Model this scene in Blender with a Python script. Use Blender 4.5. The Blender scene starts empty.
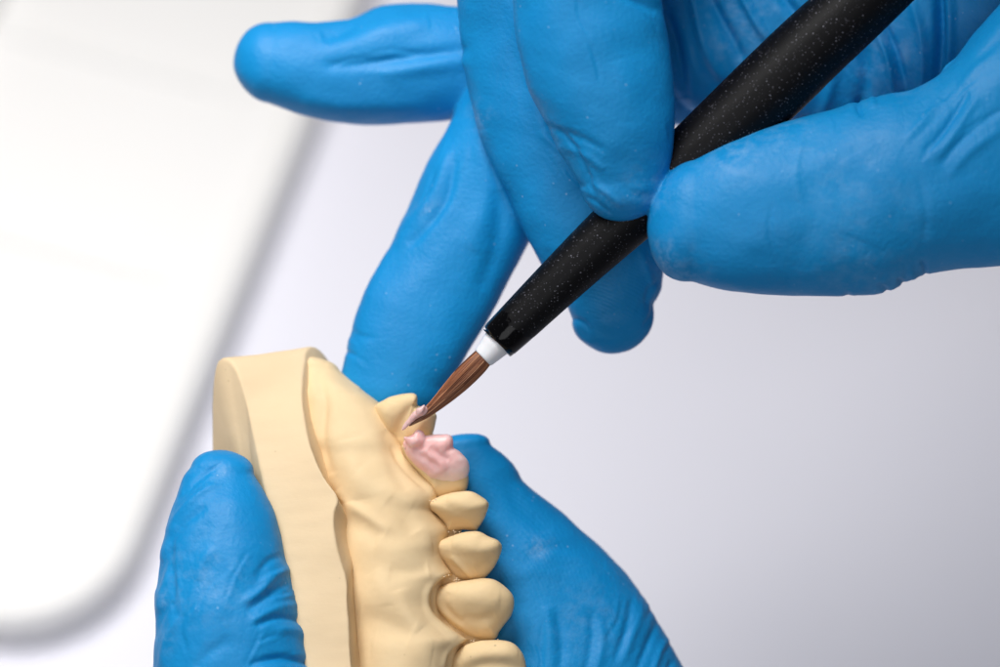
import bpy, math, random
import numpy as np
from mathutils import Vector, Matrix

random.seed(7)
rng = np.random.default_rng(7)
S = bpy.context.scene
C = S.collection

# ------------------------------------------------------------------ camera
U = 0.00012            # metres per work unit (0.12 mm)
D = 3500.0             # camera distance to the subject plane, in work units
PITCH = math.radians(60)
ORI = Vector((0.0, 0.0, 0.15))          # the middle of the hands above the table
AX = Vector((1, 0, 0))
AY = Vector((0, math.sin(PITCH), math.cos(PITCH)))
AZ = Vector((0, -math.cos(PITCH), math.sin(PITCH)))
ROT = np.array([list(AX), list(AY), list(AZ)])

cam = bpy.data.cameras.new('camera')
cam_o = bpy.data.objects.new('camera', cam)
C.objects.link(cam_o)
m = Matrix((AX, AY, AZ)).transposed().to_4x4()
m.translation = ORI + AZ * D * U
cam_o.matrix_world = m
cam.lens = 100
cam.sensor_width = 1000 * U * 100 / (D * U)
cam.clip_start = 0.02
cam.clip_end = 20
cam.dof.use_dof = True
cam.dof.focus_distance = (D - 45) * U
cam.dof.aperture_fstop = 8.5
S.camera = cam_o

# ------------------------------------------------------------------ light
S.view_settings.view_transform = 'Standard'
S.view_settings.look = 'None'
S.view_settings.exposure = 0.0
w = bpy.data.worlds.new('World')
S.world = w
w.use_nodes = True
w.node_tree.nodes['Background'].inputs[0].default_value = (0.93, 0.95, 1.0, 1)
w.node_tree.nodes['Background'].inputs[1].default_value = 0.16

def area(name, loc, target, size, power, col=(1, 1, 1), size_y=None, spread=180):
    l = bpy.data.lights.new(name, 'AREA')
    l.shape = 'RECTANGLE'
    l.size = size
    l.size_y = size_y or size
    l.energy = power
    l.color = col
    o = bpy.data.objects.new(name, l)
    C.objects.link(o)
    o.location = loc
    l.spread = math.radians(spread)
    o.rotation_euler = (Vector(target) - Vector(loc)).to_track_quat('-Z', 'Y').to_euler()
    return o
area('softbox_key', (-0.13, 0.15, 0.48), (-0.088, 0.035, 0.06), 0.22, 0.49, (1.0, 0.985, 0.965), spread=74)
area('softbox_front', (-0.10, -0.35, 0.60), (0, 0, 0.10), 0.30, 0.78, (0.97, 0.98, 1.0))

# ------------------------------------------------------------------ mapping
def W(P):
    """work space (x right, y down, z to the viewer) -> metres"""
    P = np.asarray(P, float).reshape(-1, 3)
    k = (D - P[:, 2]) / D
    L = np.stack([(P[:, 0] - 500) * k, (333.5 - P[:, 1]) * k, P[:, 2]], 1) * U
    return L @ ROT + np.array(ORI)

def table_pt(px, py, h=0.0):
    """point at height h above the table seen in the direction (px, py)"""
    o = np.array(ORI + AZ * D * U)
    d = np.array([(px - 500), (333.5 - py), -D]) @ ROT
    t = (h - o[2]) / d[2]
    return o + d * t

# ------------------------------------------------------------------ mesh tools
def crom(P, n, closed=False):
    """Catmull-Rom through the rows of P, n samples (chord length parameter)"""
    P = np.asarray(P, float)
    if closed:
        Q = np.vstack([P[-1], P, P[0], P[1]])
    else:
        Q = np.vstack([2 * P[0] - P[1], P, 2 * P[-1] - P[-2]])
    segs = len(Q) - 3
    L = np.linalg.norm(np.diff(Q[1:-1], axis=0)[:, :min(3, P.shape[1])], axis=1) + 1e-6
    cum = np.concatenate([[0], np.cumsum(L)])
    s = np.linspace(0, cum[-1], n, endpoint=not closed)
    i = np.clip(np.searchsorted(cum, s, side='right') - 1, 0, segs - 1)
    t = ((s - cum[i]) / L[i])[:, None]
    p0, p1, p2, p3 = Q[i], Q[i + 1], Q[i + 2], Q[i + 3]
    return 0.5 * (2 * p1 + (p2 - p0) * t + (2 * p0 - 5 * p1 + 4 * p2 - p3) * t ** 2 + (3 * p1 - p0 - 3 * p2 + p3) * t ** 3)

def grid_faces(r, c, wrap=True, off=0):
    f = []
    for i in range(r - 1):
        for j in range(c if wrap else c - 1):
            k = (j + 1) % c
            f.append((off + i * c + j, off + i * c + k, off + (i + 1) * c + k, off + (i + 1) * c + j))
    return f

class Geo:
    def __init__(self):
        self.v = []
        self.f = []
        self.n = 0
        self.attr = []
    def add(self, v, f, attr=None):
        v = np.asarray(v, float)
        self.v.append(v)
        self.f += [tuple(i + self.n for i in q) for q in f]
        self.attr.append(np.zeros(len(v)) if attr is None else np.asarray(attr, float))
        self.n += len(v)
    def V(self):
        return np.vstack(self.v)

def sgnpow(x, e):
    return np.sign(x) * np.abs(x) ** e

def limb(g, st, tip=None, start=None, n=40, m=40, ex=2.15):
    """loft of elliptic rings; st rows = (lx, ly, rx, ry, z, thickness);
    tip / start = (x, y, z) where the rounded end closes"""
    R = crom(st, n)
    rows = [tuple(r) for r in R]
    rings = []
    def ring(c, side, z, t):
        a = np.linspace(0, 2 * np.pi, m, endpoint=False)
        cx = sgnpow(np.cos(a), 2 / ex)
        sx = sgnpow(np.sin(a), 2 / ex)
        return np.stack([c[0] + side[0] * cx, c[1] + side[1] * cx, z + t * sx], 1)
    def cap(row, T, rev):
        c = np.array([(row[0] + row[2]) / 2, (row[1] + row[3]) / 2])
        sd = np.array([(row[2] - row[0]) / 2, (row[3] - row[1]) / 2])
        out = []
        for a in np.linspace(0, np.pi / 2, 14)[1:]:
            sa, ca = math.sin(a), max(math.cos(a), 0.01)
            out.append(ring(c + (np.array(T[:2]) - c) * sa, sd * ca, row[4] + (T[2] - row[4]) * sa, row[5] * ca))
        return out[::-1] if rev else out
    if start is not None:
        rings += cap(rows[0], start, True)
    for r in rows:
        rings.append(ring(np.array([(r[0] + r[2]) / 2, (r[1] + r[3]) / 2]),
                          np.array([(r[2] - r[0]) / 2, (r[3] - r[1]) / 2]), r[4], r[5]))
    if tip is not None:
        rings += cap(rows[-1], tip, False)
    V = np.vstack(rings)
    F = grid_faces(len(rings), m)
    F.append(tuple(range(m))[::-1])
    F.append(tuple(range((len(rings) - 1) * m, len(rings) * m)))
    g.add(V, F)

def blob(g, outline, z, tf, tb=None, n=2.4, na=120, nr=26, tilt=(0, 0), centre=None, jitter=0):
    """closed pillow over an outline; rings shrink to the centre"""
    O = crom(outline, na, closed=True)
    c = np.mean(O, 0) if centre is None else np.array(centre, float)
    tb = tf if tb is None else tb
    V, rows = [], []
    rr = np.sin(np.linspace(0, np.pi / 2, nr))
    rs = list(rr[1:]) + list(rr[1:-1][::-1])
    V.append(np.array([[c[0], c[1], z + tf]]))
    for q, r in enumerate(rs):
        s = 1 if q < nr - 1 else -1
        h = (1 - min(r, 1) ** n) ** (1 / n) if r < 1 else 0
        P = c + (O - c) * r
        zz = z + s * (tf if s > 0 else tb) * h
        V.append(np.column_stack([P, np.full(na, zz)]))
    V.append(np.array([[c[0], c[1], z - tb]]))
    V = np.vstack(V)
    V[:, 2] += (V[:, 0] - c[0]) * tilt[0] + (V[:, 1] - c[1]) * tilt[1]
    F = [(0, 1 + (j + 1) % na, 1 + j) for j in range(na)]
    F += [tuple(reversed(q)) for q in grid_faces(len(rs), na, True, 1)]
    last = len(V) - 1
    b = 1 + (len(rs) - 1) * na
    F += [(last, b + j, b + (j + 1) % na) for j in range(na)]
    g.add(V, F)

def build_mesh(name, V, F):
    me = bpy.data.meshes.new(name)
    me.from_pydata([tuple(p) for p in V], [], F)
    me.update()
    return me

def remesh(g, voxel, smooth=4, fac=0.5):
    """fuse the pieces into one continuous surface; arrays in work units"""
    F = [tuple(reversed(f)) for f in g.f]
    me = build_mesh('fuse', g.V(), g.f)
    bmx(me)
    o = bpy.data.objects.new('fuse', me)
    C.objects.link(o)
    md = o.modifiers.new('r', 'REMESH')
    md.mode = 'VOXEL'
    md.voxel_size = voxel
    ms = o.modifiers.new('s', 'SMOOTH')
    ms.iterations = smooth
    ms.factor = fac
    dg = bpy.context.evaluated_depsgraph_get()
    e = o.evaluated_get(dg)
    m2 = bpy.data.meshes.new_from_object(e)
    bpy.data.objects.remove(o)
    bpy.data.meshes.remove(me)
    V = np.empty(len(m2.vertices) * 3)
    m2.vertices.foreach_get('co', V)
    return m2, V.reshape(-1, 3)

def bmx(me):
    import bmesh
    b = bmesh.new()
    b.from_mesh(me)
    bmesh.ops.recalc_face_normals(b, faces=b.faces)
    b.to_mesh(me)
    b.free()

def normals(me):
    N = np.empty(len(me.vertices) * 3)
    me.vertices.foreach_get('normal', N)
    return N.reshape(-1, 3)

def setco(me, V):
    me.vertices.foreach_set('co', np.ascontiguousarray(V, dtype=np.float32).ravel())
    me.update()

def strokes(V, N, ST, side=1):
    """push the surface in or out along drawn lines.
    each stroke = (points, width, amount[, zmin, zmax])"""
    D0 = np.zeros(len(V))
    face = np.clip(N[:, 2] * 1.6 * side + 0.8, 0, 1)
    for s in ST:
        P = np.array(s[0], float)
        if len(P) > 2:
            P = crom(P, 5 * len(P))
        wd, am = s[1], s[2]
        lo, hi = (s[3], s[4]) if len(s) > 4 else (-1e9, 1e9)
        bb = (V[:, 0] > P[:, 0].min() - 3 * wd) & (V[:, 0] < P[:, 0].max() + 3 * wd) & \
             (V[:, 1] > P[:, 1].min() - 3 * wd) & (V[:, 1] < P[:, 1].max() + 3 * wd) & (V[:, 2] > lo) & (V[:, 2] < hi)
        idx = np.where(bb)[0]
        if not len(idx):
            continue
        X = V[idx, :2]
        best = np.full(len(idx), 1e9)
        par = np.zeros(len(idx))
        L = np.linalg.norm(np.diff(P, axis=0), axis=1)
        cum = np.concatenate([[0], np.cumsum(L)])
        for k in range(len(P) - 1):
            a, b = P[k], P[k + 1]
            ab = b - a
            t = np.clip(((X - a) @ ab) / (ab @ ab + 1e-9), 0, 1)
            d = np.linalg.norm(X - a - t[:, None] * ab, axis=1)
            u = (cum[k] + t * L[k]) / cum[-1]
            mk = d < best
            best[mk] = d[mk]
            par[mk] = u[mk]
        taper = np.clip(4 * par * (1 - par), 0, 1) ** 0.5 * 0.8 + 0.2
        D0[idx] += am * taper * np.exp(-(best / wd) ** 2)
    return V + N * (D0 * face)[:, None]

def fine_creases(seed, regions):
    """short sharp stretch lines of thin rubber; region = x, y, spread x, spread y, direction, count, length"""
    r = np.random.default_rng(seed)
    out = []
    for x, y, sx, sy, dx, dy, cnt, ln in regions:
        cnt = (cnt + 1) // 2
        d = np.array([dx, dy], float)
        d /= np.linalg.norm(d)
        q = np.array([-d[1], d[0]])
        for _ in range(cnt):
            c = np.array([x, y]) + r.normal(size=2) * (sx, sy)
            L = ln * r.uniform(0.5, 1.3)
            b = r.normal() * L * 0.08
            rot = r.normal() * 0.12
            e = d * math.cos(rot) + q * math.sin(rot)
            pts = [tuple(c - e * L / 2), tuple(c + q * b), tuple(c + e * L / 2)]
            wd = r.uniform(1.7, 3.0)
            am = r.uniform(0.25, 0.9)
            out.append((pts, wd, -am))
            out.append(([(p[0] + q[0] * wd * 1.6, p[1] + q[1] * wd * 1.6) for p in pts], wd, am * 0.8))
    return out

def wav(V, sc, seed):
    """smooth pseudo noise from a few plane waves"""
    r = np.random.default_rng(seed)
    o = np.zeros(len(V))
    for _ in range(9):
        k = r.normal(size=3)
        k /= np.linalg.norm(k)
        o += np.sin(V @ k * (2 * np.pi / sc) * r.uniform(0.6, 1.6) + r.uniform(0, 6.28))
    return o / 4.0

def put(name, me, V, mat, parent=None, origin=None, attrs=None):
    """work-space mesh -> real mesh in metres with its origin at a base point"""
    X = W(V)
    if parent is not None:
        org = np.array(parent['_org'])
    else:
        org = W([origin])[0] if origin is not None else X.mean(0)
    me.name = name
    setco(me, X - org)
    if attrs:
        for k, a in attrs.items():
            at = me.attributes.new(k, 'FLOAT', 'POINT')
            at.data.foreach_set('value', np.asarray(a, dtype=np.float32))
    me.polygons.foreach_set('use_smooth', [True] * len(me.polygons))
    me.materials.clear()
    me.materials.append(mat)
    me.update()
    o = bpy.data.objects.new(name, me)
    C.objects.link(o)
    if parent is not None:
        o.parent = parent
    else:
        o.location = org
    o['_org'] = list(org)
    return o

def thing(name, label, cat, origin, group=None):
    o = bpy.data.objects.new(name, None)
    C.objects.link(o)
    org = W([origin])[0]
    o.location = org
    o.empty_display_size = 0.005
    o['_org'] = list(org)
    o['label'] = label
    o['category'] = cat
    if group:
        o['group'] = group
    return o

def tag(o, label, cat):
    o['label'] = label
    o['category'] = cat

# ------------------------------------------------------------------ materials
def mat(name):
    m = bpy.data.materials.new(name)
    m.use_nodes = True
    nt = m.node_tree
    b = nt.nodes['Principled BSDF']
    return m, nt, b

def noise(nt, scale, detail=3, rough=0.55, vec=None, dist=0.0):
    n = nt.nodes.new('ShaderNodeTexNoise')
    n.inputs['Scale'].default_value = scale
    n.inputs['Detail'].default_value = detail
    n.inputs['Roughness'].default_value = rough
    n.inputs['Distortion'].default_value = dist
    if vec is not None:
        nt.links.new(vec, n.inputs['Vector'])
    return n

def ramp(nt, src, stops):
    r = nt.nodes.new('ShaderNodeValToRGB')
    e = r.color_ramp.elements
    while len(e) < len(stops):
        e.new(0.5)
    for q, (p, c) in zip(e, stops):
        q.position = p
        q.color = c if len(c) == 4 else (*c, 1)
    nt.links.new(src, r.inputs[0])
    return r

def math_n(nt, op, a, b=None):
    n = nt.nodes.new('ShaderNodeMath')
    n.operation = op
    for i, v in enumerate((a, b)):
        if v is None:
            continue
        if isinstance(v, (int, float)):
            n.inputs[i].default_value = v
        else:
            nt.links.new(v, n.inputs[i])
    return n.outputs[0]

def mixc(nt, fac, a, b):
    n = nt.nodes.new('ShaderNodeMix')
    n.data_type = 'RGBA'
    for s, v in ((0, fac), (6, a), (7, b)):
        if isinstance(v, tuple):
            n.inputs[s].default_value = (*v, 1) if len(v) == 3 else v
        elif isinstance(v, (int, float)):
            n.inputs[s].default_value = v
        else:
            nt.links.new(v, n.inputs[s])
    return n.outputs[2]

def bump(nt, b, h, strength, dist, prev=None):
    n = nt.nodes.new('ShaderNodeBump')
    n.inputs['Strength'].default_value = strength
    n.inputs['Distance'].default_value = dist
    nt.links.new(h, n.inputs['Height'])
    if prev is not None:
        nt.links.new(prev, n.inputs['Normal'])
    nt.links.new(n.outputs[0], b.inputs['Normal'])
    return n.outputs[0]

def objco(nt):
    return nt.nodes.new('ShaderNodeTexCoord').outputs['Object']

def attr_n(nt, name):
    a = nt.nodes.new('ShaderNodeAttribute')
    a.attribute_name = name
    return a.outputs['Fac']

def glove_material():
    m, nt, b = mat('nitrile_glove')
    co = objco(nt)
    # powder smudges and painted pale sheen at the marked spots, plus tiny powder grains
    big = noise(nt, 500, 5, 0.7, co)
    sm = math_n(nt, 'MULTIPLY', ramp(nt, big.outputs[0], [(0.45, (0, 0, 0)), (0.7, (1, 1, 1))]).outputs[0], attr_n(nt, 'dust_sheen'))
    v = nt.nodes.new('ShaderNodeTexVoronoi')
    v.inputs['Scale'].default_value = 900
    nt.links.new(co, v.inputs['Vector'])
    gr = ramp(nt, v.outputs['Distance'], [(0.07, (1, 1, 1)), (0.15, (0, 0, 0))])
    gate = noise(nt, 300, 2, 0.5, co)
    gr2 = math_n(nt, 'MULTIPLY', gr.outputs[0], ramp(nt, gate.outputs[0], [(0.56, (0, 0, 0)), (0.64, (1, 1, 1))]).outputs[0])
    dust_sheen_f = math_n(nt, 'MINIMUM', math_n(nt, 'ADD', math_n(nt, 'MULTIPLY', sm, 0.38), math_n(nt, 'MULTIPLY', gr2, 0.35)), 0.8)
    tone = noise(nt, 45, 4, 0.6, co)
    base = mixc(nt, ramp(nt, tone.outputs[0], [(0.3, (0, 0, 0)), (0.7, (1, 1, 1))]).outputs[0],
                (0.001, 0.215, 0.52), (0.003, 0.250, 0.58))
    nt.links.new(mixc(nt, dust_sheen_f, base, (0.42, 0.60, 0.82)), b.inputs['Base Color'])
    rr = ramp(nt, noise(nt, 130, 3, 0.6, co).outputs[0], [(0.3, (0.46,) * 3), (0.7, (0.58,) * 3)])
    nt.links.new(rr.outputs[0], b.inputs['Roughness'])
    b.inputs['Specular IOR Level'].default_value = 0.30
    b.inputs['Subsurface Weight'].default_value = 0.06
    b.inputs['Subsurface Radius'].default_value = (0.1, 0.5, 1.0)
    b.inputs['Subsurface Scale'].default_value = 0.002
    b.inputs['Sheen Weight'].default_value = 0.0
    b.inputs['Sheen Roughness'].default_value = 0.5
    # skin-like micro texture, fine wrinkles, and the print of the finger pad
    p = bump(nt, b, noise(nt, 1900, 2, 0.5, co).outputs[0], 0.42, 0.00016)
    mp = nt.nodes.new('ShaderNodeMapping')
    mp.inputs['Rotation'].default_value = (0.2, 0.3, 0.75)
    mp.inputs['Scale'].default_value = (1, 0.3, 1)
    nt.links.new(co, mp.inputs[0])
    p = bump(nt, b, noise(nt, 240, 3, 0.55, mp.outputs[0], 0.6).outputs[0], 0.05, 0.0004, p)
    cr = noise(nt, 190, 4, 0.6, mp.outputs[0], 1.2)
    ln = math_n(nt, 'ABSOLUTE', math_n(nt, 'SUBTRACT', cr.outputs[0], 0.5))
    ln = math_n(nt, 'MINIMUM', math_n(nt, 'MULTIPLY', ln, 14.0), 1.0)
    ln = math_n(nt, 'MULTIPLY', ln, attr_n(nt, 'crease'))
    p = bump(nt, b, ln, 0.14, 0.0003, p)
    pr = attr_n(nt, 'print')
    prw = math_n(nt, 'ADD', pr, math_n(nt, 'MULTIPLY', noise(nt, 120, 3, 0.5, co).outputs[0], 14.0))
    prh = math_n(nt, 'MULTIPLY', math_n(nt, 'SINE', prw), attr_n(nt, 'printmask'))
    p = bump(nt, b, prh, 0.22, 0.00006, p)
    return m

def stone_material(name, base, tint, sub=0.02, saw=0.0):
    m, nt, b = mat(name)
    co = objco(nt)
    t = noise(nt, 90, 5, 0.6, co)
    c = mixc(nt, ramp(nt, t.outputs[0], [(0.35, (0, 0, 0)), (0.7, (1, 1, 1))]).outputs[0], base, tint)
    # tiny air pits and dark grains
    v = nt.nodes.new('ShaderNodeTexVoronoi')
    v.inputs['Scale'].default_value = 520
    nt.links.new(co, v.inputs['Vector'])
    pit = ramp(nt, v.outputs['Distance'], [(0.06, (1, 1, 1)), (0.11, (0, 0, 0))])
    g = ramp(nt, noise(nt, 130, 2, 0.5, co).outputs[0], [(0.55, (0, 0, 0)), (0.62, (1, 1, 1))])
    pf = math_n(nt, 'MULTIPLY', pit.outputs[0], g.outputs[0])
    nt.links.new(mixc(nt, math_n(nt, 'MULTIPLY', pf, 0.6), c, (0.30, 0.21, 0.11)), b.inputs['Base Color'])
    b.inputs['Roughness'].default_value = 0.68
    b.inputs['Specular IOR Level'].default_value = 0.28
    b.inputs['Subsurface Weight'].default_value = sub
    b.inputs['Subsurface Radius'].default_value = (1.0, 0.6, 0.25)
    b.inputs['Subsurface Scale'].default_value = 0.0012
    p = bump(nt, b, noise(nt, 1500, 3, 0.6, co).outputs[0], 0.25, 0.00008)
    p = bump(nt, b, noise(nt, 210, 3, 0.5, co).outputs[0], 0.08, 0.0004, p)
    if saw:
        mp = nt.nodes.new('ShaderNodeMapping')
        mp.inputs['Scale'].default_value = (0.06, 1, 1)
        nt.links.new(co, mp.inputs[0])
        p = bump(nt, b, noise(nt, 900, 3, 0.6, mp.outputs[0]).outputs[0], saw, 0.00012, p)
    return m

def plain(name, col, rough, spec=0.5, sub=0.0, bumpsc=None, bs=0.1, bd=0.0001, col2=None, csc=60):
    m, nt, b = mat(name)
    co = objco(nt)
    if col2:
        t = noise(nt, csc, 4, 0.6, co)
        nt.links.new(mixc(nt, ramp(nt, t.outputs[0], [(0.35, (0, 0, 0)), (0.65, (1, 1, 1))]).outputs[0], col, col2), b.inputs['Base Color'])
    else:
        b.inputs['Base Color'].default_value = (*col, 1)
    b.inputs['Roughness'].default_value = rough
    b.inputs['Specular IOR Level'].default_value = spec
    if sub:
        b.inputs['Subsurface Weight'].default_value = sub
        b.inputs['Subsurface Radius'].default_value = (1, 0.5, 0.4)
        b.inputs['Subsurface Scale'].default_value = 0.0012
    if bumpsc:
        bump(nt, b, noise(nt, bumpsc, 3, 0.55, co).outputs[0], bs, bd)
    return m

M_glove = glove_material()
M_stone = stone_material('dental_stone', (0.735, 0.548, 0.318), (0.80, 0.62, 0.375))
M_tooth = stone_material('dental_stone_tooth', (0.77, 0.57, 0.32), (0.80, 0.605, 0.35), 0.04)
M_base = stone_material('dental_stone_base', (0.72, 0.55, 0.345), (0.75, 0.58, 0.37), saw=0.22)
M_table = plain('white_tabletop', (0.78, 0.768, 0.835), 0.5, 0.25, bumpsc=300, bs=0.05, col2=(0.765, 0.755, 0.825), csc=12)
M_tray = plain('white_tray_plastic', (0.84, 0.825, 0.81), 0.45, 0.4, bumpsc=120, bs=0.05)

def wax_material():
    m, nt, b = mat('pink_wax')
    co = objco(nt)
    t = noise(nt, 260, 4, 0.6, co)
    c = mixc(nt, ramp(nt, t.outputs[0], [(0.35, (0, 0, 0)), (0.68, (1, 1, 1))]).outputs[0], (0.96, 0.52, 0.50), (0.96, 0.60, 0.575))
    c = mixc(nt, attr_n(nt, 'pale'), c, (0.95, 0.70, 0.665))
    nt.links.new(c, b.inputs['Base Color'])
    b.inputs['Roughness'].default_value = 0.36
    b.inputs['Subsurface Weight'].default_value = 0.45
    b.inputs['Subsurface Radius'].default_value = (1, 0.45, 0.4)
    b.inputs['Subsurface Scale'].default_value = 0.0015
    bump(nt, b, noise(nt, 700, 3, 0.5, co).outputs[0], 0.22, 0.00015)
    return m
M_wax = wax_material()

def handle_material():
    m, nt, b = mat('matt_black_handle')
    co = objco(nt)
    al = attr_n(nt, 'along')
    edge = math_n(nt, 'ADD', al, math_n(nt, 'MULTIPLY', noise(nt, 900, 4, 0.7, co).outputs[0], 22.0))
    edge = math_n(nt, 'ADD', edge, math_n(nt, 'MULTIPLY', noise(nt, 260, 2, 0.5, co).outputs[0], 30.0))
    worn = ramp(nt, math_n(nt, 'DIVIDE', edge, 100.0), [(0.50, (0, 0, 0)), (0.53, (1, 1, 1))])  # 0 = glossy tip
    v = nt.nodes.new('ShaderNodeTexVoronoi')
    v.inputs['Scale'].default_value = 2600
    nt.links.new(co, v.inputs['Vector'])
    gr = ramp(nt, v.outputs['Distance'], [(0.12, (1, 1, 1)), (0.24, (0, 0, 0))])
    rnd = nt.nodes.new('ShaderNodeSeparateColor')
    nt.links.new(v.outputs['Color'], rnd.inputs[0])
    g1 = ramp(nt, rnd.outputs[0], [(0.70, (0, 0, 0)), (1.0, (1, 1, 1))])
    v2 = nt.nodes.new('ShaderNodeTexVoronoi')
    v2.inputs['Scale'].default_value = 4600
    nt.links.new(co, v2.inputs['Vector'])
    gr2 = ramp(nt, v2.outputs['Distance'], [(0.16, (1, 1, 1)), (0.34, (0, 0, 0))])
    rnd2 = nt.nodes.new('ShaderNodeSeparateColor')
    nt.links.new(v2.outputs['Color'], rnd2.inputs[0])
    g2 = ramp(nt, rnd2.outputs[1], [(0.72, (0, 0, 0)), (1.0, (0.7, 0.7, 0.7))])
    d = math_n(nt, 'ADD', math_n(nt, 'MULTIPLY', gr.outputs[0], g1.outputs[0]), math_n(nt, 'MULTIPLY', gr2.outputs[0], g2.outputs[0]))
    d = math_n(nt, 'MULTIPLY', math_n(nt, 'MINIMUM', d, 1.0), math_n(nt, 'ADD', math_n(nt, 'MULTIPLY', worn.outputs[0], 0.6), 0.1))
    haze = mixc(nt, worn.outputs[0], (0.001, 0.001, 0.0015), (0.0022, 0.0022, 0.003))
    nt.links.new(mixc(nt, d, haze, (0.30, 0.30, 0.36)), b.inputs['Base Color'])
    rg = ramp(nt, worn.outputs[0], [(0.0, (0.12,) * 3), (1.0, (0.50,) * 3)])
    nt.links.new(rg.outputs[0], b.inputs['Roughness'])
    b.inputs['Specular IOR Level'].default_value = 0.15
    bump(nt, b, noise(nt, 2500, 2, 0.5, co).outputs[0], 0.15, 0.00005)
    return m
M_handle = handle_material()

def hair_material():
    m, nt, b = mat('sable_hair')
    s = attr_n(nt, 'shade')
    r = ramp(nt, s, [(0.0, (0.05, 0.014, 0.006)), (0.4, (0.26, 0.085, 0.034)), (0.75, (0.46, 0.19, 0.085)), (1.0, (0.78, 0.45, 0.26))])
    nt.links.new(r.outputs[0], b.inputs['Base Color'])
    b.inputs['Roughness'].default_value = 0.38
    b.inputs['Specular IOR Level'].default_value = 0.55
    return m
M_hair = hair_material()
M_ferrule = plain('white_ferrule_plastic', (0.80, 0.80, 0.83), 0.3, 0.5, sub=0.1)
M_paste = plain('pale_pink_paste', (0.78, 0.50, 0.48), 0.3, 0.5, sub=0.25, bumpsc=900, bs=0.3)

# ================================================================== SETTING
# tabletop: one wide slab
tb = bpy.data.meshes.new('tabletop')
h = 0.9
tb.from_pydata([(-h, -h, 0), (h, -h, 0), (h, h, 0), (-h, h, 0), (-h, -h, -0.03), (h, -h, -0.03), (h, h, -0.03), (-h, h, -0.03)], [],
               [(0, 1, 2, 3), (7, 6, 5, 4), (0, 4, 5, 1), (1, 5, 6, 2), (2, 6, 7, 3), (3, 7, 4, 0)])
tb.materials.append(M_table)
to = bpy.data.objects.new('tabletop', tb)
C.objects.link(to)
to['kind'] = 'structure'

# ------------------------------------------------------------------ tray
TH = 0.008
tray = bpy.data.objects.new('tray', None)
C.objects.link(tray)
e1 = table_pt(302, 120, TH); e2 = table_pt(196, 380, TH)
dirv = (e2 - e1); dirv /= np.linalg.norm(dirv)         # along the right-hand side, towards the viewer
side = np.array([dirv[1], -dirv[0], 0])                # to the left
if side[0] > 0: side = -side
corner = table_pt(118, 655, TH)
kk = (corner - e1) @ dirv
corner = e1 + dirv * kk
tray.location = (corner[0], corner[1], 0)
tag(tray, 'white plastic tray with rounded corner lying on the white tabletop at the left', 'tray')
def tray_outline(inset, Wd, Lg, R, n=14):
    R = max(R - inset, 0.002)
    pts = []
    for cx, cy, a0 in ((inset + R, inset + R, 180), (inset + R, Lg - inset - R, 90), (Wd - inset - R, Lg - inset - R, 0), (Wd - inset - R, inset + R, 270)):
        for k in range(n):
            a = math.radians(a0 - 90 * k / (n - 1) + 90)
            a = math.radians(a0 + 90 - 90 * k / (n - 1))
            pts.append((cx + R * math.cos(a), cy + R * math.sin(a)))
    return pts
def tray_world(u, v, z):
    p = corner + side * u - dirv * v
    return (p[0] - corner[0], p[1] - corner[1], z)
TWd, TLg, TR = 0.125, 0.24, 0.020
prof = [(-0.0014, 0.0), (-0.0014, 0.002), (-0.0012, TH - 0.0025), (-0.0002, TH - 0.0006), (0.0012, TH), (0.0022, TH - 0.0003),
        (0.0030, TH - 0.0016), (0.0040, TH - 0.0022), (0.0060, TH - 0.0024)]
vs, fs = [], []
for ins, z in prof:
    vs += [tray_world(u, v, z) for u, v in tray_outline(ins, TWd, TLg, TR)]
nn = 56
for i in range(len(prof) - 1):
    for j in range(nn):
        k = (j + 1) % nn
        fs.append((i * nn + j, i * nn + k, (i + 1) * nn + k, (i + 1) * nn + j))
fs.append(tuple(range((len(prof) - 1) * nn, len(prof) * nn)))
fs.append(tuple(range(nn))[::-1])
me = bpy.data.meshes.new('tray_body')
me.from_pydata(vs, [], fs)
bmx(me)
me.polygons.foreach_set('use_smooth', [len(p.vertices) == 4 for p in me.polygons])
me.materials.append(M_tray)
o = bpy.data.objects.new('tray_body', me); C.objects.link(o); o.parent = tray
# low ridges dividing the tray
def ridge(u0, v0, u1, v1, wd=0.0016, hh=0.0012):
    a = np.array([u0, v0]); b = np.array([u1, v1]); d = b - a; L = np.linalg.norm(d); d /= L
    nrm = np.array([-d[1], d[0]])
    rows = []
    zs = TH - 0.0026
    for t in np.linspace(0, L, 24):
        sc = min(1, t / 0.002, (L - t) / 0.002)
        for q, zz in ((-1, 0), (-0.7, 0.6), (-0.3, 1), (0.3, 1), (0.7, 0.6), (1, 0)):
            p = a + d * t + nrm * q * wd
            rows.append(tray_world(p[0], p[1], zs + hh * zz * sc))
    me = bpy.data.meshes.new('divider')
    me.from_pydata(rows, [], grid_faces(24, 6, False))
    me.polygons.foreach_set('use_smooth', [True] * len(me.polygons))
    me.materials.append(M_tray)
    o = bpy.data.objects.new('divider', me); C.objects.link(o); o.parent = tray
for vv in (0.028, 0.068, 0.108, 0.148, 0.188):
    ridge(0.010, vv, TWd - 0.010, vv)
ridge(0.062, 0.010, 0.062, TLg - 0.01, 0.0028, 0.005)

# ================================================================== DENTAL CAST
cast = thing('dental_cast', 'cream plaster jaw model with a row of teeth held between two gloved fingers', 'dental model', (380, 620, -40))

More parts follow.
